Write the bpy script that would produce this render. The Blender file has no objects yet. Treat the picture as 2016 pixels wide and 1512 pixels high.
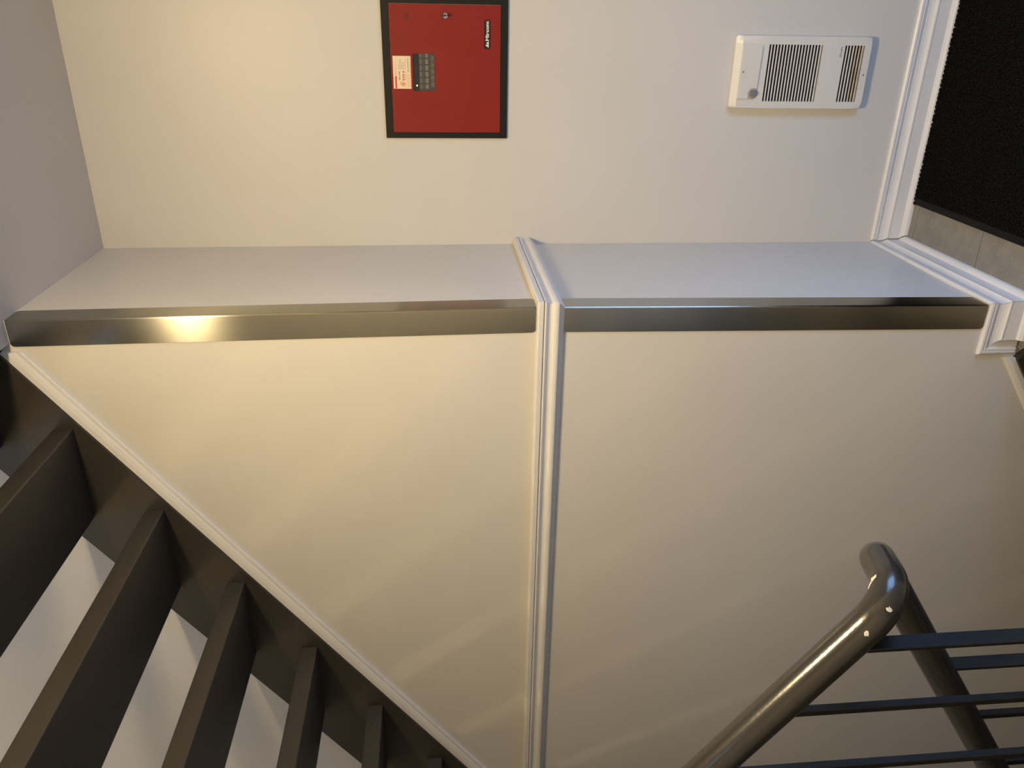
import bpy, bmesh, math, random
from mathutils import Vector, Matrix
random.seed(7)
S = bpy.context.scene
COL = S.collection

# ------------------------------------------------------------------ camera
# the photograph was taken with the phone turned: the image's right side is the room's floor side
CAM = Vector((0.6464909, -1.7928767, 1.4483453))
YAW, PITCH, ROLL, FPX = 0.43877635, -0.09101567, -0.02525537, 1549.2232
fwd = Vector((-math.sin(YAW) * math.cos(PITCH), math.cos(YAW) * math.cos(PITCH), math.sin(PITCH)))
r0 = Vector((math.cos(YAW), math.sin(YAW), 0))
u0 = r0.cross(fwd)
rr = r0 * math.cos(ROLL) + u0 * math.sin(ROLL)
uu = u0 * math.cos(ROLL) - r0 * math.sin(ROLL)
cd = bpy.data.cameras.new('camera')
cam = bpy.data.objects.new('camera', cd)
COL.objects.link(cam)
m3 = Matrix((-uu, rr, -fwd)).transposed()
cam.matrix_world = Matrix.Translation(CAM) @ m3.to_4x4()
cd.sensor_fit = 'HORIZONTAL'
cd.sensor_width = 36.0
cd.lens = FPX / 2016 * 36.0
cd.clip_start = 0.02
cd.clip_end = 60
S.camera = cam

# ------------------------------------------------------------------ world, light, exposure
w = bpy.data.worlds.new('world')
S.world = w
w.use_nodes = True
w.node_tree.nodes['Background'].inputs[0].default_value = (0.45, 0.6, 1.0, 1)
w.node_tree.nodes['Background'].inputs[1].default_value = 0.1
S.view_settings.view_transform = 'Standard'
S.view_settings.look = 'None'
S.view_settings.gamma = 1.0
S.view_settings.use_curve_mapping = False
S.view_settings.exposure = 0.0
try:
    S.cycles.use_denoising = True
    S.cycles.max_bounces = 8
    S.cycles.diffuse_bounces = 5
    S.cycles.caustics_reflective = False
    S.cycles.caustics_refractive = False
    S.cycles.sample_clamp_indirect = 4.0
except Exception:
    pass

WARM = (1.0, 0.78, 0.44)
LAMP_STRENGTH = 194.0          # the flush ceiling lamp over the landing
SCONCE_STRENGTH = 1450.0        # wall globe on the stair turn one storey up
DAY_ENTRY = 22.0              # daylight through the entrance door
DAY_UPPER = 19.0              # daylight through the window of the upper stairwell


def area(name, loc, rot, sx, sy, power, col):
    ld = bpy.data.lights.new(name, 'AREA')
    ld.shape = 'RECTANGLE'
    ld.size, ld.size_y = sx, sy
    ld.energy = power
    ld.color = col
    o = bpy.data.objects.new(name, ld)
    o.location = loc
    o.rotation_euler = rot
    COL.objects.link(o)
    return o


DAYCOL = (0.30, 0.54, 1.0)
area('entrance_daylight', (1.66, -0.62, 0.42), (0, math.radians(90), 0), 0.85, 0.85, DAY_ENTRY, DAYCOL)
area('stairwell_daylight', (-0.6, -2.62, 4.0), (math.radians(90), 0, 0), 1.6, 1.2, DAY_UPPER, (0.34, 0.60, 1.0))

# ------------------------------------------------------------------ materials


def mat(name, col, rough=0.5, metal=0.0, spec=0.5):
    m = bpy.data.materials.new(name)
    m.use_nodes = True
    b = m.node_tree.nodes['Principled BSDF']
    b.inputs['Base Color'].default_value = (*col, 1)
    b.inputs['Roughness'].default_value = rough
    b.inputs['Metallic'].default_value = metal
    b.inputs['Specular IOR Level'].default_value = spec
    return m


def nodes(m):
    nt = m.node_tree
    return nt, nt.nodes, nt.links, nt.nodes['Principled BSDF']


def mottled(name, c1, c2, scale, rough=0.5, bump=0.0, bscale=None, metal=0.0, spec=0.5, stretch=None, bdist=0.002):
    """two close tones mixed by noise, with a fine relief"""
    m = mat(name, c1, rough, metal, spec)
    nt, N, L, b = nodes(m)
    tc = N.new('ShaderNodeTexCoord')
    src = tc.outputs['Object']
    if stretch:
        mp = N.new('ShaderNodeMapping')
        mp.inputs['Scale'].default_value = stretch
        L.new(src, mp.inputs['Vector'])
        src = mp.outputs['Vector']
    n = N.new('ShaderNodeTexNoise')
    n.inputs['Scale'].default_value = scale
    n.inputs['Detail'].default_value = 6
    L.new(src, n.inputs['Vector'])
    mx = N.new('ShaderNodeMix')
    mx.data_type = 'RGBA'
    mx.inputs['A'].default_value = (*c1, 1)
    mx.inputs['B'].default_value = (*c2, 1)
    cr = N.new('ShaderNodeMapRange')
    cr.inputs['From Min'].default_value = 0.3
    cr.inputs['From Max'].default_value = 0.7
    L.new(n.outputs['Fac'], cr.inputs['Value'])
    L.new(cr.outputs['Result'], mx.inputs['Factor'])
    L.new(mx.outputs['Result'], b.inputs['Base Color'])
    if bump:
        n2 = N.new('ShaderNodeTexNoise')
        n2.inputs['Scale'].default_value = bscale or scale * 8
        n2.inputs['Detail'].default_value = 4
        L.new(src, n2.inputs['Vector'])
        bp = N.new('ShaderNodeBump')
        bp.inputs['Strength'].default_value = bump
        bp.inputs['Distance'].default_value = bdist
        L.new(n2.outputs['Fac'], bp.inputs['Height'])
        L.new(bp.outputs['Normal'], b.inputs['Normal'])
    return m


def emitter(name, col, strength):
    m = bpy.data.materials.new(name)
    m.use_nodes = True
    b = m.node_tree.nodes['Principled BSDF']
    b.inputs['Base Color'].default_value = (0.8, 0.8, 0.8, 1)
    b.inputs['Emission Color'].default_value = (*col, 1)
    b.inputs['Emission Strength'].default_value = strength
    return m


M_WALL = mottled('wall_paint', (0.615, 0.59, 0.55), (0.59, 0.565, 0.53), 3.0, 0.42, 0.05, 260, spec=0.35)
M_CEIL = mottled('ceiling_paint', (0.62, 0.58, 0.54), (0.6, 0.565, 0.525), 2.0, 0.8, 0.05, 200, spec=0.2)
M_TRIM = mottled('trim_paint', (0.70, 0.68, 0.66), (0.67, 0.65, 0.63), 6.0, 0.33, 0.04, 120, spec=0.5)
M_STAIR = mottled('stair_paint', (0.037, 0.032, 0.025), (0.031, 0.027, 0.022), 9.0, 0.45, 0.10, 140, spec=0.4)
M_BAR = mottled('baluster_paint', (0.014, 0.0145, 0.016), (0.010, 0.0105, 0.0115), 30.0, 0.38, 0.15, 160)
M_BLACK = mottled('black_frame', (0.009, 0.008, 0.006), (0.007, 0.006, 0.005), 40, 0.55, 0.08, 500, spec=0.25)
M_RED = mottled('red_enamel', (0.235, 0.0145, 0.0095), (0.215, 0.013, 0.0085), 8, 0.5, 0.06, 900, spec=0.25)
M_DARK = mat('display_dark', (0.012, 0.012, 0.013), 0.3)
M_KEYPAD = mat('keypad_membrane', (0.045, 0.042, 0.040), 0.45)
M_BTN = mat('grey_button', (0.10, 0.098, 0.095), 0.5)
M_BTN2 = mat('pale_button', (0.17, 0.155, 0.14), 0.5)
M_LCD = mat('screen', (0.02, 0.021, 0.027), 0.15)
M_LED = emitter('green_led', (0.25, 1.0, 0.08), 6.0)
M_CHROME = mat('chrome', (0.55, 0.55, 0.56), 0.22, 1.0)
M_KEY = mat('key_metal', (0.05, 0.05, 0.055), 0.35, 0.6)
M_CARD = mat('cream_card', (0.80, 0.66, 0.46), 0.5)
M_CARDRED = mat('print_red', (0.62, 0.09, 0.04), 0.5)
M_CARDPINK = mat('print_salmon', (0.72, 0.36, 0.24), 0.5)
M_CARDORG = mat('print_orange', (0.78, 0.48, 0.20), 0.5)
M_CARDDK = mat('print_dark', (0.10, 0.085, 0.06), 0.5)
M_CARDFINE = mat('print_fine', (0.38, 0.30, 0.19), 0.5)
M_BADGE = mat('badge_black', (0.010, 0.009, 0.009), 0.18)
M_WHITEFOIL = mat('badge_white', (0.85, 0.84, 0.80), 0.12, 0.25)
M_HOLE = mat('hole_black', (0.006, 0.005, 0.005), 0.7)
M_HEAT = mottled('white_enamel', (0.68, 0.655, 0.60), (0.66, 0.635, 0.58), 12, 0.36, 0.03, 600)
M_KNOB = mat('grey_knob', (0.19, 0.185, 0.18), 0.45)
M_KNOBRING = mat('clear_knob_ring', (0.42, 0.40, 0.37), 0.3)
M_SCREW = mat('screw', (0.50, 0.48, 0.44), 0.4, 0.4)
M_RUST = mottled('scorched_enamel', (0.64, 0.58, 0.46), (0.50, 0.38, 0.22), 22, 0.45)
M_TILE = mottled('stone_tile', (0.235, 0.225, 0.20), (0.18, 0.172, 0.152), 22.0, 0.4, 0.06, 90)
M_GROUT = mat('grout', (0.17, 0.16, 0.14), 0.9)
M_MAT = mottled('mat_pile', (0.008, 0.008, 0.0068), (0.003, 0.003, 0.003), 160, 0.95, spec=0.1)
M_MATEDGE = mottled('mat_rubber', (0.006, 0.0048, 0.004), (0.004, 0.0035, 0.003), 60, 0.7, spec=0.2)
M_WOOD = mat('door_frame_white', (0.6, 0.58, 0.55), 0.4)
M_LAMP = emitter('lamp_glass', WARM, LAMP_STRENGTH)
M_GLOBE = emitter('sconce_glass', WARM, SCONCE_STRENGTH)

# pale flecks over the tile
nt, N, L, b = nodes(M_TILE)
v = N.new('ShaderNodeTexVoronoi'); v.inputs['Scale'].default_value = 55
tcx = N.new('ShaderNodeTexCoord'); L.new(tcx.outputs['Object'], v.inputs['Vector'])
mr = N.new('ShaderNodeMapRange'); mr.inputs['From Min'].default_value = 0.10; mr.inputs['From Max'].default_value = 0.22
mr.inputs['To Min'].default_value = 0.55; mr.inputs['To Max'].default_value = 0.0
L.new(v.outputs['Distance'], mr.inputs['Value'])
mx = N.new('ShaderNodeMix'); mx.data_type = 'RGBA'
prev = b.inputs['Base Color'].links[0].from_socket
L.new(prev, mx.inputs['A']); mx.inputs['B'].default_value = (0.30, 0.285, 0.25, 1)
L.new(mr.outputs['Result'], mx.inputs['Factor']); L.new(mx.outputs['Result'], b.inputs['Base Color'])

# brushed stainless steel: grain runs along the guard, so reflections smear across it
M_STEEL = mat('brushed_steel', (0.44, 0.42, 0.355), 0.24, 1.0)
nt, N, L, b = nodes(M_STEEL)
b.inputs['Anisotropic'].default_value = 1.0
tv = N.new('ShaderNodeCombineXYZ'); tv.inputs[0].default_value = 1; tv.inputs[1].default_value = 1
L.new(tv.outputs[0], b.inputs['Tangent'])
tc = N.new('ShaderNodeTexCoord'); mp = N.new('ShaderNodeMapping'); mp.inputs['Scale'].default_value = (1500, 1500, 3)
L.new(tc.outputs['Object'], mp.inputs['Vector'])
n = N.new('ShaderNodeTexNoise'); n.inputs['Scale'].default_value = 1.0; n.inputs['Detail'].default_value = 2
L.new(mp.outputs['Vector'], n.inputs['Vector'])
mr = N.new('ShaderNodeMapRange'); mr.inputs['To Min'].default_value = 0.235; mr.inputs['To Max'].default_value = 0.255
L.new(n.outputs['Fac'], mr.inputs['Value']); L.new(mr.outputs['Result'], b.inputs['Roughness'])

# glossy rail enamel with chips down to the old white paint round the bend
M_RAIL = mat('rail_enamel', (0.029, 0.0275, 0.0245), 0.20, 0.0, 0.6)
nt, N, L, b = nodes(M_RAIL)
tc = N.new('ShaderNodeTexCoord')
nz = N.new('ShaderNodeTexNoise'); nz.inputs['Scale'].default_value = 170; nz.inputs['Detail'].default_value = 5
L.new(tc.outputs['Object'], nz.inputs['Vector'])
bp = N.new('ShaderNodeBump'); bp.inputs['Strength'].default_value = 0.10; bp.inputs['Distance'].default_value = 0.002
L.new(nz.outputs['Fac'], bp.inputs['Height']); L.new(bp.outputs['Normal'], b.inputs['Normal'])
CHIP_NODES = (nt, N, L, b, tc, nz)

# ------------------------------------------------------------------ mesh helpers
ORG = {}


def thing(name, label, cat, loc, group=None):
    o = bpy.data.objects.new(name, None)
    o.empty_display_size = 0.05
    COL.objects.link(o)
    o.location = loc
    ORG[o.name] = Vector(loc)
    o['label'] = label
    o['category'] = cat
    if group:
        o['group'] = group
    return o


def obj(name, bm, m, parent=None, kind=None, smooth=False, origin=None):
    """bm in room coordinates -> one mesh object (local to its parent)"""
    base = ORG[parent.name] if parent else Vector((0, 0, 0))
    org = Vector(origin) if origin is not None else base
    bmesh.ops.recalc_face_normals(bm, faces=bm.faces)
    me = bpy.data.meshes.new(name)
    bm.to_mesh(me)
    bm.free()
    me.transform(Matrix.Translation(-org))
    if m is not None:
        me.materials.append(m)
    if smooth:
        for p in me.polygons:
            p.use_smooth = True
    o = bpy.data.objects.new(name, me)
    COL.objects.link(o)
    o.location = org - base
    ORG[o.name] = org
    if parent:
        o.parent = parent
    if kind:
        o['kind'] = kind
    return o


def dup(o, name, loc, parent):
    c = o.copy()
    c.name = name
    COL.objects.link(c)
    c.parent = parent
    c.location = Vector(loc) - ORG[parent.name]
    ORG[c.name] = Vector(loc)
    return c


def auto_smooth(o, ang=35):
    for p in o.data.polygons:
        p.use_smooth = True
    me = o.data
    bm = bmesh.new(); bm.from_mesh(me)
    for e in bm.edges:
        if len(e.link_faces) == 2:
            e.smooth = e.calc_face_angle(0) < math.radians(ang)
    bm.to_mesh(me); bm.free()


def box(bm, x0, x1, y0, y1, z0, z1, bev=0.0, seg=1):
    vs = [bm.verts.new((x, y, z)) for x in (x0, x1) for y in (y0, y1) for z in (z0, z1)]
    idx = [(0, 1, 3, 2), (4, 6, 7, 5), (0, 4, 5, 1), (2, 3, 7, 6), (0, 2, 6, 4), (1, 5, 7, 3)]
    fs = [bm.faces.new([vs[i] for i in f]) for f in idx]
    if bev:
        es = list({e for f in fs for e in f.edges})
        bmesh.ops.bevel(bm, geom=es, offset=bev, segments=seg, profile=0.5, affect='EDGES')
    return bm


def nbox(*a, **k):
    return box(bmesh.new(), *a, **k)


def prism(bm, pts, axis, a0, a1, bev=0.0):
    """polygon pts in the two other axes, extruded along axis (0,1,2)"""
    def P(q, a):
        c = list(q); c.insert(axis, a); return c
    A = [bm.verts.new(P(q, a0)) for q in pts]
    B = [bm.verts.new(P(q, a1)) for q in pts]
    fs = [bm.faces.new(A), bm.faces.new(B[::-1])]
    n = len(pts)
    for i in range(n):
        fs.append(bm.faces.new((A[i], A[(i + 1) % n], B[(i + 1) % n], B[i])))
    if bev:
        es = list({e for f in fs for e in f.edges})
        bmesh.ops.bevel(bm, geom=es, offset=bev, segments=2, profile=0.5, affect='EDGES')
    return bm


def strip(bm, p0, p1, out, up, prof, s0=None, s1=None):
    """moulding: profile (d out of the wall, h up) run from p0 to p1; s0/s1(d,h) shift each end along the run"""
    p0, p1, out, up = Vector(p0), Vector(p1), Vector(out), Vector(up)
    al = (p1 - p0).normalized()
    A, B = [], []
    for d, h in prof:
        A.append(bm.verts.new(p0 + out * d + up * h + al * (s0(d, h) if s0 else 0)))
        B.append(bm.verts.new(p1 + out * d + up * h + al * (s1(d, h) if s1 else 0)))
    n = len(prof)
    for i in range(n):
        bm.faces.new((A[i], A[(i + 1) % n], B[(i + 1) % n], B[i]))
    bm.faces.new(A); bm.faces.new(B[::-1])
    return bm


def lathe(bm, prof, c, axis, n=24):
    """prof: (radius, distance along axis) about c"""
    ax = Vector(axis).normalized()
    t = Vector((0, 0, 1)) if abs(ax.z) < 0.9 else Vector((1, 0, 0))
    a = ax.cross(t).normalized(); b2 = ax.cross(a)
    rings = []
    for r, d in prof:
        o = Vector(c) + ax * d
        if r < 1e-6:
            rings.append([bm.verts.new(o)])
        else:
            rings.append([bm.verts.new(o + (a * math.cos(2 * math.pi * k / n) + b2 * math.sin(2 * math.pi * k / n)) * r) for k in range(n)])
    for A, B in zip(rings, rings[1:]):
        for k in range(n):
            if len(A) == 1 and len(B) > 1:
                bm.faces.new((A[0], B[k], B[(k + 1) % n]))
            elif len(B) == 1 and len(A) > 1:
                bm.faces.new((A[k], B[0], A[(k + 1) % n]))
            elif len(A) > 1:
                bm.faces.new((A[k], B[k], B[(k + 1) % n], A[(k + 1) % n]))
    for R in (rings[0], rings[-1]):
        if len(R) > 2:
            bm.faces.new(R)
    return bm


def tube(bm, path, r, n=20):
    """round tube along a polyline"""
    path = [Vector(p) for p in path]
    rings = []
    T = [(path[min(i + 1, len(path) - 1)] - path[max(i - 1, 0)]).normalized() for i in range(len(path))]
    a = T[0].cross(Vector((0, 0, 1))).normalized()
    for p, t in zip(path, T):
        a = (a - t * a.dot(t)).normalized()
        b2 = t.cross(a)
        rings.append([bm.verts.new(p + (a * math.cos(2 * math.pi * k / n) + b2 * math.sin(2 * math.pi * k / n)) * r) for k in range(n)])
    for A, B in zip(rings, rings[1:]):
        for k in range(n):
            bm.faces.new((A[k], B[k], B[(k + 1) % n], A[(k + 1) % n]))
    bm.faces.new(rings[0]); bm.faces.new(rings[-1])
    return bm


def fillet(pts, rad, n=8):
    """rounded polyline"""
    pts = [Vector(p) for p in pts]
    out = [pts[0]]
    for i in range(1, len(pts) - 1):
        a, c, b2 = pts[i - 1], pts[i], pts[i + 1]
        d0 = (a - c).normalized(); d1 = (b2 - c).normalized()
        ang = d0.angle(d1)
        t = rad / math.tan(ang / 2)
        t = min(t, (a - c).length * 0.49, (b2 - c).length * 0.49)
        R = t * math.tan(ang / 2)
        ctr = c + (d0 + d1).normalized() * (R / math.sin(ang / 2))
        v0 = (c + d0 * t) - ctr; v1 = (c + d1 * t) - ctr
        full = v0.angle(v1)
        for k in range(n + 1):
            f = k / n
            out.append(ctr + (v0 * math.sin((1 - f) * full) + v1 * math.sin(f * full)) / math.sin(full))
    out.append(pts[-1])
    return out


def plate(bm, xs, zs, y0, y1, holes):
    """plate in the x-z plane between y0 (front) and y1 (back) with the grid cells in holes left open"""
    nx, nz = len(xs) - 1, len(zs) - 1
    full = lambda i, k: 0 <= i < nx and 0 <= k < nz and (i, k) not in holes
    V = {}
    def vv(i, k, y):
        if (i, k, y) not in V:
            V[(i, k, y)] = bm.verts.new((xs[i], y, zs[k]))
        return V[(i, k, y)]
    for i in range(nx):
        for k in range(nz):
            if not full(i, k):
                continue
            bm.faces.new((vv(i, k, y0), vv(i + 1, k, y0), vv(i + 1, k + 1, y0), vv(i, k + 1, y0)))
            bm.faces.new((vv(i, k, y1), vv(i, k + 1, y1), vv(i + 1, k + 1, y1), vv(i + 1, k, y1)))
            for (di, dk, a, c) in ((-1, 0, (i, k), (i, k + 1)), (1, 0, (i + 1, k), (i + 1, k + 1)), (0, -1, (i, k), (i + 1, k)), (0, 1, (i, k + 1), (i + 1, k + 1))):
                if not full(i + di, k + dk):
                    bm.faces.new((vv(*a, y0), vv(*c, y0), vv(*c, y1), vv(*a, y1)))
    return bm


def text(name, s, x, y, z, size, m, parent, width=None, bold=0.0, align='LEFT'):
    """flat lettering on a wall that faces -y; (x, z) is the left end of the baseline"""
    cu = bpy.data.curves.new(name, 'FONT')
    cu.body = s
    cu.size = size
    cu.offset = bold
    cu.resolution_u = 3
    t = bpy.data.objects.new(name, cu)
    COL.objects.link(t)
    bpy.context.view_layer.update()
    dg = bpy.context.evaluated_depsgraph_get()
    me = bpy.data.meshes.new_from_object(t.evaluated_get(dg))
    bpy.data.objects.remove(t)
    xs = [q.co.x for q in me.vertices]
    sx = 1.0
    if width:
        sx = width / (max(xs) - min(xs))
    me.transform(Matrix.Translation((-min(xs), 0, 0)))
    me.transform(Matrix.Diagonal((sx, 1, 1, 1)))
    me.transform(Matrix.Rotation(math.pi / 2, 4, 'X'))
    me.materials.clear()
    me.materials.append(m)
    o = bpy.data.objects.new(name, me)
    COL.objects.link(o)
    o.parent = parent
    o.location = Vector((x, y, z)) - ORG[parent.name]
    return o


# ------------------------------------------------------------------ the room
FZ = -0.07       # landing floor
CZ = 2.44        # ceiling over the landing
YB = 0.614       # back wall
SZ = 2.69        # upper storey floor
TOPZ = 5.60
BZ = -1.50       # bottom of the lower flight
XL, XR, YF = -3.60, 1.50, -2.45
OUT = 0.25       # wall thickness, outwards


def xo(z):       # the outer corner is slightly out of plumb
    pts = [(-2.0, -0.007), (0.04, -0.007), (1.18, 0.0075), (2.44, -0.0035), (6, -0.0035)]
    for (a, va), (c, vc) in zip(pts, pts[1:]):
        if a <= z <= c:
            return va + (vc - va) * (z - a) / (c - a)
    return 0


bm = bmesh.new()
rows = [BZ - .1, FZ, 0.04, 1.18, CZ, TOPZ]
prev = None
for z in rows:
    x1 = xo(z)
    q = [bm.verts.new(c) for c in ((XL, 0, z), (x1, 0, z), (x1, 0.055, z), (XL, 0.055, z))]
    if prev:
        for i in range(4):
            bm.faces.new((prev[i], prev[(i + 1) % 4], q[(i + 1) % 4], q[i]))
    else:
        bm.faces.new(q)
    prev = q
bm.faces.new(prev)
obj('wall_left', bm, M_WALL, kind='structure')

bm = bmesh.new()
prev = None
for z in rows[1:-1] + [CZ]:
    pass
zr = [FZ - 0.2, 0.04, 1.18, CZ + 0.1]
for z in zr:
    x1, x2 = xo(z), xo(z) * 0.25
    q = [bm.verts.new(c) for c in ((-0.12, 0.056, z), (x1, 0.056, z), (x2, YB, z), (-0.12, YB, z))]
    if prev:
        for i in range(4):
            bm.faces.new((prev[i], prev[(i + 1) % 4], q[(i + 1) % 4], q[i]))
    else:
        bm.faces.new(q)
    prev = q
bm.faces.new(prev)
obj('wall_side', bm, M_WALL, kind='structure')
obj('wall_back', nbox(-0.12, XR + OUT, YB, YB + OUT, FZ - 0.2, CZ + 0.1), M_WALL, kind='structure')
# wall to the right with the entrance doorway
plate_y = bmesh.new()
plate(plate_y, [YF, -1.10, -0.15, YB], [FZ - 0.2, FZ, FZ + 2.03, CZ + 0.1], XR, XR + 0.12, {(1, 1)})
for vtx in plate_y.verts:
    vtx.co = Vector((vtx.co.y, vtx.co.x, vtx.co.z))
obj('wall_right', plate_y, M_WALL, kind='structure')
# front wall with the stairwell window in the upper storey
plate_y = bmesh.new()
plate(plate_y, [XL, -1.5, 0.3, XR], [BZ - .1, 3.3, 4.7, TOPZ], YF - 0.12, YF, {(1, 1)})
obj('wall_front', plate_y, M_WALL, kind='structure')
obj('wall_end', nbox(XL - 0.12, XL, YF - .12, 0.055, BZ - .1, TOPZ), M_WALL, kind='structure')
obj('wall_upper', nbox(1.52, 1.62, YF, 0.0, SZ + 0.001, TOPZ), M_WALL, kind='structure')
obj('ceiling', nbox(-0.058, XR + 0.12, YF, YB, CZ, SZ), M_CEIL, kind='structure')
obj('ceiling_upper', nbox(XL - .12, 1.72, YF - .12, 0.055, TOPZ, TOPZ + 0.1), M_CEIL, kind='structure')
obj('floor_basement', nbox(XL - .12, -0.12, YF - .12, 0.055, BZ - .2, BZ - .1), M_GROUT, kind='structure')
obj('floor_turn_landing', nbox(XL, -1.93, YF, -0.002, 1.16, 1.31), M_STAIR, kind='structure')

# landing floor: a slab with stone tiles laid on it
floor = obj('floor', nbox(-0.12, XR, YF, YB, FZ - 0.2, FZ - 0.004), M_GROUT, kind='structure')
tile0 = None
T = 0.32
for i in range(9):
    for j in range(11):
        x0 = -0.115 + 0.32 * i
        y1 = 0.8812 - T * j
        xa, xb = x0 + .0015, min(x0 + 0.32, XR) - .0015
        ya, yb = max(y1 - T, YF) + .0015, min(y1, YB) - .0015
        if xb - xa < 0.02 or yb - ya < 0.02:
            continue
        if tile0 is not None and abs(xb - xa - .317) < 1e-6 and abs(yb - ya - .317) < 1e-6:
            dup(tile0, 'tile', (xa, ya, FZ - .005), floor)
        else:
            t = obj('tile', nbox(xa, xb, ya, yb, FZ - 0.005, FZ, 0.0012), M_TILE, floor, origin=(xa, ya, FZ - .005))
            if abs(xb - xa - .317) < 1e-6 and abs(yb - ya - .317) < 1e-6:
                tile0 = t

# ------------------------------------------------------------------ mouldings
BASE = [(0, 0), (0.027, 0), (0.027, 0.004), (0.0255, 0.011), (0.021, 0.017), (0.0145, 0.021), (0.0138, 0.055), (0.0150, 0.0575), (0.0150, 0.061),
        (0.0118, 0.063), (0.0085, 0.068), (0.0060, 0.075), (0.0048, 0.084), (0.0052, 0.0895), (0.0085, 0.0908), (0.0090, 0.0955), (0.0062, 0.0972),
        (0.0068, 0.099), (0.0100, 0.1008), (0.0092, 0.106), (0.0050, 0.110), (0, 0.110)]
X0 = xo(0.0)
ib = lambda d, h: d
neg = lambda d, h: -d
o = obj('baseboard_back', strip(bmesh.new(), (-0.001, YB, FZ), (XR, YB, FZ), (0, -1, 0), (0, 0, 1), BASE, ib), M_TRIM, kind='structure')
o = obj('baseboard_side', strip(bmesh.new(), (X0 + 0.001, YB, FZ), (X0 + .001, 0, FZ), (1, 0, 0), (0, 0, 1), BASE, ib, ib), M_TRIM, kind='structure')
bl = obj('baseboard_left', strip(bmesh.new(), (X0, 0, FZ), (-0.097, 0, FZ), (0, -1, 0), (0, 0, 1), BASE, neg, lambda d, h: max(0, h - 0.061) * 0.9), M_TRIM, kind='structure')
# its vertical return beside the top of the lower flight
RET = [(0, 0)] + [(d, (h - 0.061) * 0.9) for d, h in BASE if h >= 0.061]
bm = bmesh.new()
strip(bm, (-0.097, 0, FZ + 0.061), (-0.097, 0, FZ + 0.006), (0, -1, 0), (-1, 0, 0), RET, lambda d, h: -h / 0.9)
obj('baseboard_return', bm, M_TRIM, bl)

RAIL = [(0, 0), (0.0050, 0), (0.0050, 0.0050), (0.0105, 0.0052), (0.0105, 0.0095), (0.0140, 0.0098), (0.0140, 0.0130), (0.0195, 0.0145), (0.0205, 0.0190),
        (0.0195, 0.0245), (0.0160, 0.0295), (0.0145, 0.0340), (0.0155, 0.0380), (0.0190, 0.0425), (0.0212, 0.0465), (0.0205, 0.0500), (0.0170, 0.0508),
        (0.0170, 0.0525), (0.0222, 0.0532), (0.0228, 0.0640), (0.0215, 0.0665), (0.0120, 0.0680), (0, 0.0680)]
XC = xo(1.18)
obj('trim_1', strip(bmesh.new(), (XC, 0, 1.143), (XL, 0, 1.143), (0, -1, 0), (0, 0, 1), RAIL, neg), M_TRIM, kind='structure')
obj('trim_2', strip(bmesh.new(), (XC, 0, 1.143), (XC * .25, YB, 1.143), (1, 0, 0), (0, 0, 1), RAIL, neg), M_TRIM, kind='structure')

# ------------------------------------------------------------------ steel corner guards


def guard(z0, z1, label):
    t = thing('corner_guard', label, 'corner guard', (xo(z0), 0, z0))
    w2, th, rc = 0.063, 0.0018, 0.010
    g = 0.0006
    # flange outlines with rounded outer corners, folded round a small radius
    def outline():
        pts = [(0.0, z0), (0.0, z1)]
        out = []
        for k in range(7):
            a = math.pi / 2 * k / 6
            out.append((w2 - rc + rc * math.sin(a), z1 - rc + rc * math.cos(a)))
        for k in range(7):
            a = math.pi / 2 * k / 6
            out.append((w2 - rc + rc * math.cos(a), z0 + rc - rc * math.sin(a)))
        return pts, out
    _, rim = outline()
    rb = 0.0022
    fold = []
    for k in range(5):       # bend from the front flange to the side flange
        a = math.pi / 2 * k / 4
        fold.append((-rb + rb * math.sin(a), rb - rb * math.cos(a)))
    def add(bm, coords):     # coords: ring of (x,y,z) front; back = pushed in by thickness along normal given
        pass
    bm = bmesh.new()
    loops = []
    for ex in (g + th, g):   # outer skin first, then the inner skin
        L1 = []
        fx = lambda z: xo(z)
        front = [bm.verts.new((fx(z) - q, -ex, z)) for q, z in rim]
        side = [bm.verts.new((fx(z) + ex, q, z)) for q, z in rim]
        foldb, foldt = [], []
        r2 = rb + ex
        for k in range(5):
            a = math.pi / 2 * k / 4
            dx, dy = -rb + r2 * math.sin(a), rb - r2 * math.cos(a)
            foldt.append(bm.verts.new((fx(z1) + dx, dy, z1)))
            foldb.append(bm.verts.new((fx(z0) + dx, dy, z0)))
        ff = bm.faces.new(front + [foldb[0], foldt[0]])
        sf = bm.faces.new(side + [foldb[-1], foldt[-1]])
        for k in range(4):
            bm.faces.new((foldt[k], foldt[k + 1], foldb[k + 1], foldb[k]))
        loops.append(front[::-1] + foldt + side + foldb[::-1])
    A, B = loops
    n = len(A)
    for i in range(n):
        bm.faces.new((A[i], A[(i + 1) % n], B[(i + 1) % n], B[i]))
    o = obj('angle_plate', bm, M_STEEL, t)
    auto_smooth(o, 40)
    return t


guard(1.2112, 2.4375, 'brushed steel corner guard from the ceiling down to the chair rail')
guard(FZ + 0.111, 1.1428, 'brushed steel corner guard below the chair rail, down to the baseboard')

# ------------------------------------------------------------------ upper flight, seen from below
SB = lambda x: 2.163 + 0.726 * (x + 0.4895)    # underside of its wall stringer
STH = 0.29
up = thing('staircase', 'dark brown open-riser stair flight overhead, seen from below, along the wall', 'staircase', (-1.9, -0.45, 1.31))
xa, xb = -1.93, -0.062


def slope_plate(x0, x1, f, h, y0, y1):
    bm = bmesh.new()
    return prism(bm, [(x0, f(x0)), (x1, f(x1)), (x1, f(x1) + h), (x0, f(x0) + h)], 1, y0, y1)


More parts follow.
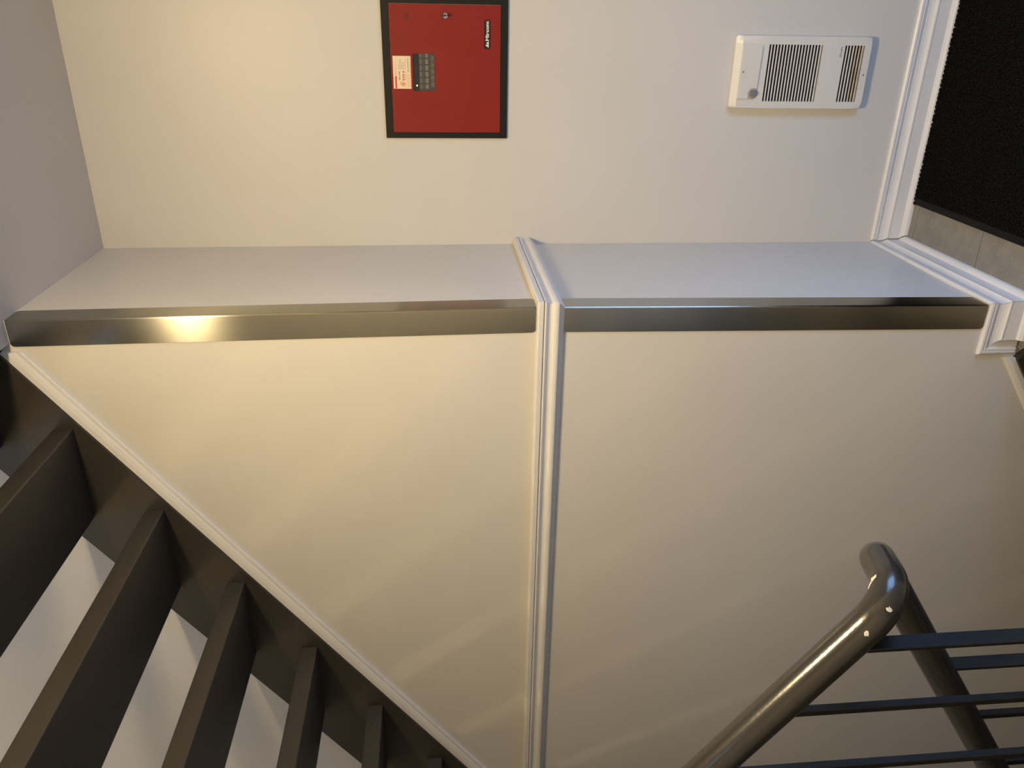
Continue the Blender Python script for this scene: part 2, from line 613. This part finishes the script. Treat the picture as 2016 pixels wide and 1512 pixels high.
obj('wall_stringer', slope_plate(xa, xb, SB, STH, -0.020, -0.0008), M_STAIR, up)
obj('outer_stringer', slope_plate(xa, xb, SB, STH, -0.885, -0.865), M_STAIR, up)
tr0 = None
for k in range(-1, 7):
    x = -0.2755 - 0.2422 * k
    z = 2.3372 - 0.1729 * k
    if k == -1:
        x -= 0.03
    if tr0 is None:
        tr0 = obj('tread', nbox(x - 0.257, x, -0.865, -0.020, z, z + 0.047, 0.003, 2), M_STAIR, up, origin=(x, -0.02, z))
    else:
        dup(tr0, 'tread', (x, -0.02, z), up)
# small white moulding along the joint of stringer and wall
COVE = [(0, 0), (0.0135, 0), (0.0135, 0.012), (0.011, 0.022), (0.0075, 0.026), (0.0085, 0.029), (0.0085, 0.034), (0.005, 0.037), (0, 0.037)]
sl = Vector((1, 0, 0.726)).normalized()
dn = Vector((sl.z, 0, -sl.x))
pa = Vector((xa, 0, SB(xa) - 0.0008)); pb = Vector((-0.078, 0, SB(-0.078) - 0.0008))
obj('trim_3', strip(bmesh.new(), pb, pa, (0, -1, 0), dn, COVE, lambda d, h: h * 0.75), M_TRIM, kind='structure')

# ------------------------------------------------------------------ flight down along the same wall
NB = lambda x: FZ + 0.7115 * (x + 0.15)
lo = thing('staircase', 'dark stair flight going down from the landing along the left wall', 'staircase', (-0.15, -0.45, FZ))
bm = bmesh.new()
prism(bm, [(-1.95, NB(-1.95) - 0.25), (-0.125, NB(-0.125) - 0.25), (-0.125, FZ - 0.022), (-0.150, FZ + 0.002), (-0.156, FZ - .0005), (-1.95, NB(-1.95) + 0.0)], 1, -0.022, -0.0008)
obj('wall_stringer', bm, M_STAIR, lo)
bm = bmesh.new()
prism(bm, [(-1.95, NB(-1.95) - 0.25), (-0.125, NB(-0.125) - 0.25), (-0.125, FZ - 0.022), (-0.150, FZ - .002), (-1.95, NB(-1.95) + 0.0)], 1, -0.885, -0.865)
obj('outer_stringer', bm, M_STAIR, lo)
tr1 = None
for k in range(1, 8):
    x = -0.15 - 0.2425 * (k - 1); z = FZ - 0.1725 * k
    if tr1 is None:
        tr1 = obj('tread', nbox(x - 0.265, x, -0.865, -0.022, z - 0.047, z, 0.003, 2), M_STAIR, lo, origin=(x, -0.02, z))
    else:
        dup(tr1, 'tread', (x, -0.02, z), lo)
# white skirting along the top of its stringer
SK = [(0, 0), (0.012, 0), (0.012, 0.014), (0.009, 0.022), (0.005, 0.027), (0, 0.027)]
sl2 = Vector((1, 0, 0.7115)).normalized(); up2 = Vector((-sl2.z, 0, sl2.x))
q0 = Vector((-0.150, 0, NB(-0.150) + 0.002)); q1 = Vector((-1.9, 0, NB(-1.9) + 0.002))
obj('trim_4', strip(bmesh.new(), q0, q1, (0, -1, 0), up2, SK, lambda d, h: -h * 0.7), M_TRIM, kind='structure')

# ------------------------------------------------------------------ flight beside the camera, up to the turn
nr = thing('staircase', 'dark stair flight rising from the landing behind the near handrail', 'staircase', (-0.1, -1.43, FZ))
NA = lambda x: FZ + 0.1725 - 0.7115 * (x + 0.10)
for nm, y0, y1 in (('inner_stringer', -1.01, -0.99), ('outer_stringer', -1.87, -1.85)):
    bm = bmesh.new()
    prism(bm, [(-1.93, NA(-1.93) - 0.24), (-0.06, FZ + .001), (-0.06, NA(-0.06) + .02), (-1.93, NA(-1.93) + .02)], 1, y0, y1)
    obj(nm, bm, M_STAIR, nr)
tr2 = None
for k in range(1, 8):
    x = -0.10 - 0.2425 * (k - 1); z = FZ + 0.1725 * k
    if tr2 is None:
        tr2 = obj('tread', nbox(x - 0.26, x, -1.85, -1.01, z - 0.047, z, 0.003, 2), M_STAIR, nr, origin=(x, -1.01, z))
    else:
        dup(tr2, 'tread', (x, -1.01, z), nr)

# ------------------------------------------------------------------ handrail with its balusters
hr = thing('handrail', 'glossy dark grey tubular stair handrail with chipped paint at its bend and upright bars', 'handrail', (-0.1, -0.935, FZ))
YN, YFAR, RP = -1.0, -0.87, 0.0255
zn = lambda x: 1.0614 - 0.722 * (x + 0.3696)
zf = lambda x: 0.7246 + 0.676 * (x + 0.191)
pN, pF = (-0.058, YN, zn(-0.058)), (-0.082, YFAR, zf(-0.082))
path = fillet([(-1.95, YN, zn(-1.95)), pN, pF, (-1.95, YFAR, zf(-1.95))], 0.058, 12)
o = obj('rail', tube(bmesh.new(), path, RP, 28), M_RAIL, hr, smooth=True)
auto_smooth(o, 50)
bar0 = end0 = None
for side, y, xs, zr_, zb_ in (('near', YN, [-0.143 - 0.1205 * i for i in range(15)], zn, lambda x: NA(x) + 0.027),
                              ('far', YFAR, [-0.326 - 0.1235 * i for i in range(13)], zf, lambda x: NB(x) + 0.008)):
    for i, x in enumerate(xs):
        a, c = (0.0065, 0.026) if i == 0 else (0.0105, 0.0125)
        zt = zr_(x) - RP * 1.0
        o = obj('baluster', nbox(x - a / 2, x + a / 2, y - c / 2, y + c / 2, zb_(x), zt, 0.001), M_BAR, hr, origin=(x, y, zb_(x)))

# paint chips: spots in the rail's own space
nt, N, L, b, tc, nz = CHIP_NODES
base = ORG[hr.name]


def spots(lst):
    acc = None
    for (p, r) in lst:
        vm = N.new('ShaderNodeVectorMath'); vm.operation = 'DISTANCE'
        L.new(tc.outputs['Object'], vm.inputs[0]); vm.inputs[1].default_value = Vector(p) - base
        mrr = N.new('ShaderNodeMapRange'); mrr.inputs['From Min'].default_value = 0.0; mrr.inputs['From Max'].default_value = r
        mrr.inputs['To Min'].default_value = 0.42; mrr.inputs['To Max'].default_value = -0.30
        L.new(vm.outputs['Value'], mrr.inputs['Value'])
        if acc is None:
            acc = mrr.outputs['Result']
        else:
            mm = N.new('ShaderNodeMath'); mm.operation = 'MAXIMUM'
            L.new(acc, mm.inputs[0]); L.new(mrr.outputs['Result'], mm.inputs[1]); acc = mm.outputs[0]
    ad = N.new('ShaderNodeMath'); ad.operation = 'ADD'
    L.new(acc, ad.inputs[0]); L.new(nz.outputs['Fac'], ad.inputs[1])
    gt = N.new('ShaderNodeMath'); gt.operation = 'GREATER_THAN'; gt.inputs[1].default_value = 0.62
    L.new(ad.outputs[0], gt.inputs[0])
    return gt.outputs[0]


WHITE_CHIPS = [((-0.0573, -0.9622, 0.8499), 0.012), ((-0.0600, -0.9650, 0.8535), 0.011), ((-0.0661, -0.9693, 0.8592), 0.0095),
               ((-0.0689, -1.0125, 0.8544), 0.009), ((-0.1007, -1.0216, 0.8835), 0.0075), ((-0.0645, -0.8901, 0.8139), 0.008)]
DARK_CHIPS = [((-0.0700, -1.0132, 0.8560), 0.014), ((-0.0500, -0.9000, 0.8050), 0.012)]
for msk, colr in ((spots(DARK_CHIPS), (0.012, 0.011, 0.01)), (spots(WHITE_CHIPS), (0.62, 0.60, 0.56))):
    mx = N.new('ShaderNodeMix'); mx.data_type = 'RGBA'
    if b.inputs['Base Color'].links:
        L.new(b.inputs['Base Color'].links[0].from_socket, mx.inputs['A'])
    else:
        mx.inputs['A'].default_value = (0.029, 0.0275, 0.0245, 1)
    mx.inputs['B'].default_value = (*colr, 1)
    L.new(msk, mx.inputs['Factor']); L.new(mx.outputs['Result'], b.inputs['Base Color'])

# ------------------------------------------------------------------ fire alarm panel
PX0, PX1, PZ0, PZ1 = 0.3205, 0.6905, 1.2346, 1.5853
RX0, RX1, RZ0, RZ1 = 0.3370, 0.6740, 1.2555, 1.5635
fp = thing('fire_alarm_panel', 'red fire alarm control panel in a black frame on the back wall', 'alarm panel', ((PX0 + PX1) / 2, YB, PZ0))
bm = plate(bmesh.new(), [PX0, RX0 - .0008, RX1 + .0008, PX1], [PZ0, RZ0 - .0008, RZ1 + .0008, PZ1], YB - 0.0065, YB - 0.0005, {(1, 1)})
obj('frame', bm, M_BLACK, fp)
yD = YB - 0.0060      # face of the red door
WX0, WX1, WZ0, WZ1 = 0.4500, 0.5485, 1.4408, 1.5019
bm = plate(bmesh.new(), [RX0, WX0, WX1, RX1], [RZ0, WZ0, WZ1, RZ1], yD, yD + 0.0018, {(1, 1)})
door = obj('door', bm, M_RED, fp)
obj('back_box', nbox(RX0, RX1, YB - 0.0012, YB - 0.0004, RZ0, RZ1), M_HOLE, fp)
# sounder holes
bm = bmesh.new()
for i in range(5):
    for k in range(5):
        if (i + k) % 2 == 0:
            cx, cz = 0.6365 + 0.0031 * i, 1.5105 + 0.0028 * k
            lathe(bm, [(0.0013, 0), (0.0013, 0.0003)], (cx, yD - 0.0004, cz), (0, 1, 0), 8)
obj('sounder_holes', bm, M_HOLE, door)
# lock with its key
lk = obj('lock', lathe(bmesh.new(), [(0.0, -0.006), (0.0055, -0.006), (0.0078, -0.004), (0.0085, 0.0)], (0.6460, yD, 1.4085), (0, 1, 0), 24), M_CHROME, fp, smooth=True)
auto_smooth(lk)
bm = nbox(0.6447, 0.6473, yD - 0.024, yD - 0.0055, 1.4050, 1.4120, 0.0006)
box(bm, 0.6440, 0.6480, yD - 0.030, yD - 0.020, 1.4065, 1.4200, 0.001)
obj('key', bm, M_KEY, lk)
# badge with raised lettering
bx0, bx1, bz0, bz1 = 0.5625, 0.6367, 1.2850, 1.3013
bm = nbox(bx0, bx1, yD - 0.0022, yD, bz0, bz1)
bmesh.ops.bevel(bm, geom=[e for e in bm.edges if abs((e.verts[0].co - e.verts[1].co).normalized().y) > .9], offset=0.004, segments=4, profile=0.5, affect='EDGES')
bd = obj('badge', bm, M_BADGE, fp)
yt = yD - 0.0027
text('lettering', 'Mircom', 0.5835, yt, 1.2888, 0.0128, M_WHITEFOIL, bd, 0.0495, 0.0004)
bm = bmesh.new()
for x0, xt, x1, zt in ((0.5660, 0.5722, 0.5755, 1.2988), (0.5732, 0.5778, 0.5822, 1.2970)):
    prism(bm, [(x0, 1.2888), (x1, 1.2888), (xt, zt)], 1, yt - 0.0001, yt + 0.0002)
obj('emblem', bm, M_WHITEFOIL, bd)

# the card stuck above the display
cx0, cx1, cz0, cz1 = 0.4556, 0.5419, 1.5083, 1.5582
cd_ = obj('service_card', nbox(cx0, cx1, yD - 0.0006, yD, cz0, cz1), M_CARD, fp)
CX = lambda f: cx0 + f * (cx1 - cx0)
CZf = lambda f: cz1 - f * (cz1 - cz0)
yc = yD - 0.0008
ff = lambda bm, a, c, d, e: box(bm, CX(a), CX(c), yc, yc + 0.00015, CZf(e), CZf(d))
obj('printed_band', ff(bmesh.new(), 0.01, 0.385, 0.09, 0.20), M_CARDRED, cd_)
bm = bmesh.new()
for i in range(10):
    a = 0.405 + i * 0.047
    wd = 0.026 - 0.0021 * i
    sk = 0.012
    prism(bm, [(CX(a), CZf(0.195)), (CX(a + wd), CZf(0.195)), (CX(a + wd + sk), CZf(0.095)), (CX(a + sk), CZf(0.095))], 1, yc, yc + 0.00015)
obj('printed_stripes', bm, M_CARDPINK, cd_)
bm = bmesh.new()
lathe(bm, [(0.0062, 0), (0.0062, 0.00015)], (CX(0.16), yc + .0001, CZf(0.50)), (0, 1, 0), 20)
obj('printed_halo', bm, M_CARDORG, cd_)
bm = bmesh.new()
for k in range(2):
    pts, inn = [], []
    a0 = 0.2 + k * math.pi
    for i in range(13):
        a = a0 + i / 12 * 2.5
        rx, rz = 0.0062, 0.0044
        wv = 0.0019 * math.sin(math.pi * (i + 0.3) / 12.6)
        ca, sa = math.cos(a), math.sin(a)
        px, pz = rx * ca, rz * sa
        qx, qz = (rx - wv) * ca, (rz - wv) * sa
        rot = 0.6
        R_ = lambda x, z: (CX(0.14) + x * math.cos(rot) - z * math.sin(rot), CZf(0.575) + x * math.sin(rot) + z * math.cos(rot))
        pts.append(R_(px, pz)); inn.append(R_(qx, qz))
    for i in range(12):
        prism(bm, [pts[i], pts[i + 1], inn[i + 1], inn[i]], 1, yc - 0.0001, yc)
obj('printed_swirl', bm, M_CARDRED, cd_)
text('lettering', 'S', CX(0.122), yc - .0002, CZf(0.63), 0.0062, M_CARDRED, cd_, 0.0036)
text('lettering', 'S\u00e9curit\u00e9', CX(0.265), yc, CZf(0.385), 0.0062, M_CARDDK, cd_, 0.0232, 0.00012)
text('lettering', 'ISH', CX(0.262), yc, CZf(0.635), 0.0083, M_CARDRED, cd_, 0.0238, 0.00022)
text('lettering', '514-370-2108', CX(0.04), yc, CZf(0.845), 0.0052, M_CARDPINK, cd_, 0.0350, 0.0001)
text('lettering', '450-443-2105', CX(0.04), yc, CZf(0.955), 0.0052, M_CARDPINK, cd_, 0.0350, 0.0001)
text('lettering', 'www.securiteish.com', CX(0.505), yc, CZf(0.865), 0.0042, M_CARDDK, cd_, 0.0370, 0.0001)
bm = bmesh.new()
for zf_, a, c in ((0.295, 0.59, 0.735), (0.37, 0.59, 0.91), (0.45, 0.60, 0.90), (0.515, 0.60, 0.80), (0.59, 0.59, 0.85), (0.675, 0.59, 0.91), (0.685, 0.265, 0.52), (0.945, 0.50, 0.80)):
    x = a
    while x < c:                       # unreadably small print: short dashes
        wl = random.uniform(0.02, 0.06)
        ff(bm, x, min(c, x + wl), zf_, zf_ + 0.026)
        x += wl + 0.010
obj('fine_print', bm, M_CARDFINE, cd_)

# display module behind the window
ym = YB - 0.0020
dm = obj('display_module', nbox(WX0 - 0.006, WX1 + 0.006, ym, YB - 0.0013, WZ0 - 0.004, WZ1 + 0.004), M_KEYPAD, fp)
KX = lambda Y: WX1 - (Y - 235) * (WX1 - WX0) / 1050
KZ = lambda X: WZ1 - (X - 905) * (WZ1 - WZ0) / 635
bm = nbox(WX0 - 0.006, WX1 + 0.006, ym - 0.0005, ym, KZ(1075), WZ1 + 0.004)
obj('display_bezel', bm, M_DARK, dm)
obj('screen', nbox(KX(875), KX(305), ym - 0.0012, ym - 0.0005, KZ(1058), KZ(935), 0.0003), M_LCD, dm)
obj('power_light', lathe(bmesh.new(), [(0.0, -0.0022), (0.0014, -0.0016), (0.0020, 0.0)], (KX(1135), ym - 0.0005, KZ(1005)), (0, 1, 0), 12), M_LED, dm)
for (a, c) in ((1100, 1225), (925, 1060), (745, 880), (565, 705), (390, 525), (215, 345)):
    obj('button', nbox(KX(c), KX(a), ym - 0.0012, ym, KZ(1172), KZ(1090), 0.0004), M_BTN, dm)
    obj('button', nbox(KX(c), KX(a), ym - 0.0012, ym, KZ(1350), KZ(1266), 0.0004), M_BTN2, dm)
    bm = bmesh.new()
    for xx in (0.3, 0.7):
        for zz in (1205, 1235):
            xc = KX(c) + (KX(a) - KX(c)) * xx
            box(bm, xc - .0011, xc + .0011, ym - 0.0005, ym, KZ(zz + 9), KZ(zz - 9))
    obj('indicator_lights', bm, M_BTN, dm)
for (a, c) in ((1030, 1168), (850, 988), (665, 805), (478, 620), (298, 440)):
    bm = plate(bmesh.new(), [KX(c), KX(c) + .0016, KX(a) - .0016, KX(a)], [KZ(1512), KZ(1512) + .0013, KZ(1432) - .0013, KZ(1432)], ym - 0.0008, ym, {(1, 1)})
    box(bm, KX(c) + .0045, KX(a) - .0045, ym - 0.0008, ym, KZ(1490), KZ(1454))
    obj('button', bm, M_BTN2, dm)

# ------------------------------------------------------------------ wall heater
HX0, HX1, HZ0, HZ1 = 0.4120, 0.6085, 0.1730, 0.5765
HY = YB - 0.026
ht = thing('wall_heater', 'white enamel wall heater with louvred grilles and grey knob, low on back wall', 'heater', ((HX0 + HX1) / 2, YB, HZ0))
G1 = (0.3205, 0.4808); G2 = (0.1935, 0.2530); GX = (0.4308, 0.5858)
bm = plate(bmesh.new(), [HX0, GX[0], GX[1], HX1], [HZ0, G2[0], G2[1], G1[0], G1[1], HZ1 - 0.0165, HZ1], HY, YB - 0.0006, {(1, 1), (1, 3)})
for q in bm.verts:
    if abs(q.co.z - HZ1) < 1e-6 and abs(q.co.y - HY) < 1e-6:
        q.co.y = HY + 0.014       # the top slopes back to the wall
on = lambda v, t: abs(v - t) < 1e-6
es = []
for e in bm.edges:
    p, q = e.verts[0].co, e.verts[1].co
    for ax, t in ((0, HX0), (0, HX1), (2, HZ0)):
        if on(p[ax], t) and on(q[ax], t) and on(p.y, HY) and on(q.y, HY):
            es.append(e)
    if abs(p.y - q.y) > .01 and (on(p.x, HX0) or on(p.x, HX1)) and (on(p.z, HZ0) or on(p.z, HZ1)):
        es.append(e)
bmesh.ops.bevel(bm, geom=list(set(es)), offset=0.0048, segments=4, profile=0.5, affect='EDGES', clamp_overlap=True)
hb = obj('housing', bm, M_HEAT, ht)
auto_smooth(hb, 32)
obj('inner_cavity', nbox(GX[0] - .002, GX[1] + .002, YB - 0.006, YB - 0.001, G2[0] - .002, G1[1] + .002), M_HOLE, ht)
sl0 = None


def slat(z, m):
    bm = bmesh.new()
    pr = [(HY + 0.0003, z - 0.0020), (HY + 0.0001, z - 0.0012), (HY + 0.0001, z + 0.0012), (HY + 0.0008, z + 0.0018), (HY + 0.0016, z + 0.0018), (HY + 0.0016, z - 0.0020)]
    prism(bm, pr, 0, GX[0] - 0.0005, GX[1] + 0.0005)
    return obj('louvre_slat', bm, m, ht, origin=(GX[0], HY, z))


pz = (G1[1] - G1[0] - 0.0040) / 17
for i in range(17):
    z = G1[1] - 0.0023 - pz * (i + 0.5)
    if sl0 is None:
        sl0 = slat(z, M_HEAT)
    else:
        dup(sl0, 'louvre_slat', (GX[0], HY, z), ht)
pz2 = (G2[1] - G2[0] - 0.0040) / 6
for i in range(6):
    z = G2[1] - 0.0023 - pz2 * (i + 0.5)
    if i >= 3:
        o = slat(z, M_RUST); o['label'] = 'scorched yellowed slat'
    else:
        dup(sl0, 'louvre_slat', (GX[0], HY, z), ht)
# control cover
KC = Vector((0.4535, 0, 0.5150))
bm = bmesh.new()
cp = [(0.4375, 0.5655), (0.5825, 0.5640), (0.5825, 0.5035), (0.5790, 0.5000), (0.4660, 0.5000)]
for k in range(7):
    a = math.radians(-50 - 0 + k * 0)
arc = []
for k in range(9):
    a = math.radians(-50 + 190 * k / 8)
    arc.append((KC.x + 0.0165 * math.cos(a), KC.z + 0.0165 * math.sin(a)))
cp = [(0.4375, 0.5590), (0.5825, 0.5590), (0.5825, 0.5035), (0.5790, 0.5000)] + [(q[0], q[1]) for q in arc[:1]] + arc[1:] + [(0.4375, 0.527)]
prism(bm, cp, 1, HY - 0.0040, HY + 0.0005, 0.0015)
obj('control_cover', bm, M_HEAT, ht)
kn = obj('knob', lathe(bmesh.new(), [(0.0, -0.0125), (0.0085, -0.0125), (0.0098, -0.0105), (0.0100, -0.003)], (KC.x, HY, KC.z), (0, 1, 0), 28), M_KNOB, ht, smooth=True)
auto_smooth(kn, 35)
kr = obj('knob_ring', lathe(bmesh.new(), [(0.0105, -0.004), (0.0142, -0.0045), (0.0158, -0.003), (0.0160, 0.0)], (KC.x, HY, KC.z), (0, 1, 0), 28), M_KNOBRING, kn, smooth=True)
for sx, sz, yy in ((0.5115, 0.5503, HY - 0.0040), (0.5065, 0.1835, HY)):
    sc = obj('screw', lathe(bmesh.new(), [(0.0, -0.0012), (0.0022, -0.001), (0.0030, 0.0)], (sx, yy, sz), (0, 1, 0), 14), M_SCREW, ht)
    bm = nbox(sx - .0018, sx + .0018, yy - .0015, yy - .0011, sz - .0004, sz + .0004)
    box(bm, sx - .0004, sx + .0004, yy - .0015, yy - .0011, sz - .0018, sz + .0018)
    obj('screw_slot', bm, M_HOLE, sc)
lg = bmesh.new()
for k in range(16):
    a0, a1 = 2 * math.pi * k / 16, 2 * math.pi * (k + 1) / 16
    c = lambda a, r: (0.5575 + r * math.cos(a), 0.2635 + r * math.sin(a))
    prism(lg, [c(a0, .0030), c(a1, .0030), c(a1, .0017), c(a0, .0017)], 1, HY - 0.0004, HY - 0.0001)
lgo = obj('maker_mark', lg, M_CARDDK, ht)
text('lettering', 'Ouellet', 0.5612, HY - 0.0003, 0.2618, 0.0065, M_CARDDK, lgo, 0.0205, 0.0001)

# ------------------------------------------------------------------ entrance mat
MX0, MX1, MY0, MY1 = 0.128, 1.45, -0.85, 0.581
dmat = thing('doormat', 'black carpet entrance mat with a rubber edge on the tiles along the back baseboard', 'doormat', ((MX0 + MX1) / 2, (MY0 + MY1) / 2, FZ))
obj('rubber_backing', nbox(MX0, MX1, MY0, MY1, FZ + 0.0002, FZ + 0.004), M_MATEDGE, dmat)
bm = prism(bmesh.new(), [(MX0 - 0.002, FZ + 0.0002), (MX0 - 0.001, FZ + 0.006), (MX0 + 0.006, FZ + 0.009), (MX0 + 0.020, FZ + 0.0085), (MX0 + 0.020, FZ + 0.0002)], 1, MY0, MY1 - 0.004)
bm2 = bmesh.new()
for p_ in bm.verts:
    pass
obj('rubber_edge', bm, M_MATEDGE, dmat)
verts, faces = [], []
step = 0.0062
rng = random.Random(3)
nx = int((0.95 - (MX0 + 0.02)) / step)
ny = int((MY1 - (-0.12)) / step)
for i in range(nx):
    for j in range(ny):
        x = MX0 + 0.022 + (i + 0.5 + rng.uniform(-.3, .3)) * step
        y = MY1 - (j + 0.5 + rng.uniform(-.3, .3)) * step
        h = 0.0085 + rng.uniform(-.002, .003)
        r = step * 0.72
        a = rng.uniform(0, 1.5)
        k0 = len(verts)
        for q in range(4):
            verts.append((x + r * math.cos(a + q * 1.5708), y + r * math.sin(a + q * 1.5708), FZ + 0.0035))
        for q in range(4):
            verts.append((x + .7 * r * math.cos(a + q * 1.5708), y + .7 * r * math.sin(a + q * 1.5708), FZ + h))
        verts.append((x, y, FZ + h + 0.0015))
        for q in range(4):
            q2 = (q + 1) % 4
            faces.append((k0 + q, k0 + q2, k0 + 4 + q2, k0 + 4 + q))
            faces.append((k0 + 4 + q, k0 + 4 + q2, k0 + 8))
# ragged row of tufts over the edge against the baseboard
for i in range(int(0.85 / 0.0125)):
    x = MX0 + 0.004 + i * 0.0125 + rng.uniform(-.001, .001)
    r = 0.0060
    y = MY1 - 0.001 + rng.uniform(-.001, .001)
    k0 = len(verts)
    for q in range(6):
        verts.append((x + r * math.cos(q * 1.047), y + r * math.sin(q * 1.047), FZ + 0.001))
    for q in range(6):
        verts.append((x + r * math.cos(q * 1.047), y + r * math.sin(q * 1.047), FZ + 0.0085))
    for q in range(6):
        q2 = (q + 1) % 6
        faces.append((k0 + q, k0 + q2, k0 + 6 + q2, k0 + 6 + q))
    faces.append(tuple(k0 + 6 + q for q in range(6)))
me = bpy.data.meshes.new('pile')
bo = ORG[dmat.name]
me.from_pydata([(a - bo.x, c - bo.y, e - bo.z) for a, c, e in verts], [], faces)
me.materials.append(M_MAT)
po = bpy.data.objects.new('pile', me)
COL.objects.link(po); po.parent = dmat; po['kind'] = 'stuff'
# the rest of the mat, out of the picture, as a plain pile
bm = nbox(MX0 + 0.022 + nx * step, MX1, MY0, MY1, FZ + 0.004, FZ + 0.0105)
box(bm, MX0 + 0.02, MX0 + 0.022 + nx * step, MY0, MY1 - ny * step, FZ + 0.004, FZ + 0.0105)
o = obj('far_pile', bm, M_MAT, dmat)

# ------------------------------------------------------------------ lamps and openings of the place
LX, LY = 0.54, -1.10
cl = thing('ceiling_lamp', 'round frosted glass ceiling lamp over the landing', 'ceiling lamp', (LX, LY, CZ))
obj('base_ring', lathe(bmesh.new(), [(0.17, -0.0006), (0.17, -0.016), (0.155, -0.018)], (LX, LY, CZ), (0, 0, 1), 32), M_CHROME, cl, smooth=True)
obj('glass_dome', lathe(bmesh.new(), [(0.155, -0.018), (0.15, -0.040), (0.125, -0.066), (0.08, -0.084), (0.03, -0.09), (0.0, -0.0905)], (LX, LY, CZ), (0, 0, 1), 32), M_LAMP, cl, smooth=True)
SC = Vector((-3.27, -1.2, 4.75))
sc = thing('wall_globe', 'warm globe lamp on the wall of the stair turn', 'wall lamp', (XL, SC.y, SC.z))
obj('wall_plate', lathe(bmesh.new(), [(0.06, 0.0006), (0.055, 0.02), (0.015, 0.025), (0.015, 0.30)], (XL, SC.y, SC.z), (1, 0, 0), 20), M_CHROME, sc)
obj('globe', lathe(bmesh.new(), [(0.0, -.04)] + [(.04 * math.sin(a * math.pi / 10), -.04 * math.cos(a * math.pi / 10)) for a in range(1, 10)] + [(0.0, .04)], SC, (0, 0, 1), 20), M_GLOBE, sc, smooth=True)
# entrance doorway casing
bm = bmesh.new()
for y0, y1, z0, z1 in ((-1.17, -1.10, FZ, FZ + 2.03), (-0.15, -0.08, FZ, FZ + 2.03), (-1.17, -0.08, FZ + 2.03, FZ + 2.10)):
    box(bm, XR - 0.018, XR - 0.0005, y0, y1, z0, z1, 0.002)
obj('door_1', bm, M_WOOD, kind='structure')
bm = bmesh.new()
for x0, x1, z0, z1 in ((-1.57, -1.5, 3.23, 4.77), (0.3, 0.37, 3.23, 4.77), (-1.5, 0.3, 3.23, 3.3), (-1.5, 0.3, 4.7, 4.77)):
    box(bm, x0, x1, YF + 0.0005, YF + 0.018, z0, z1, 0.002)
obj('window_1', bm, M_WOOD, kind='structure')
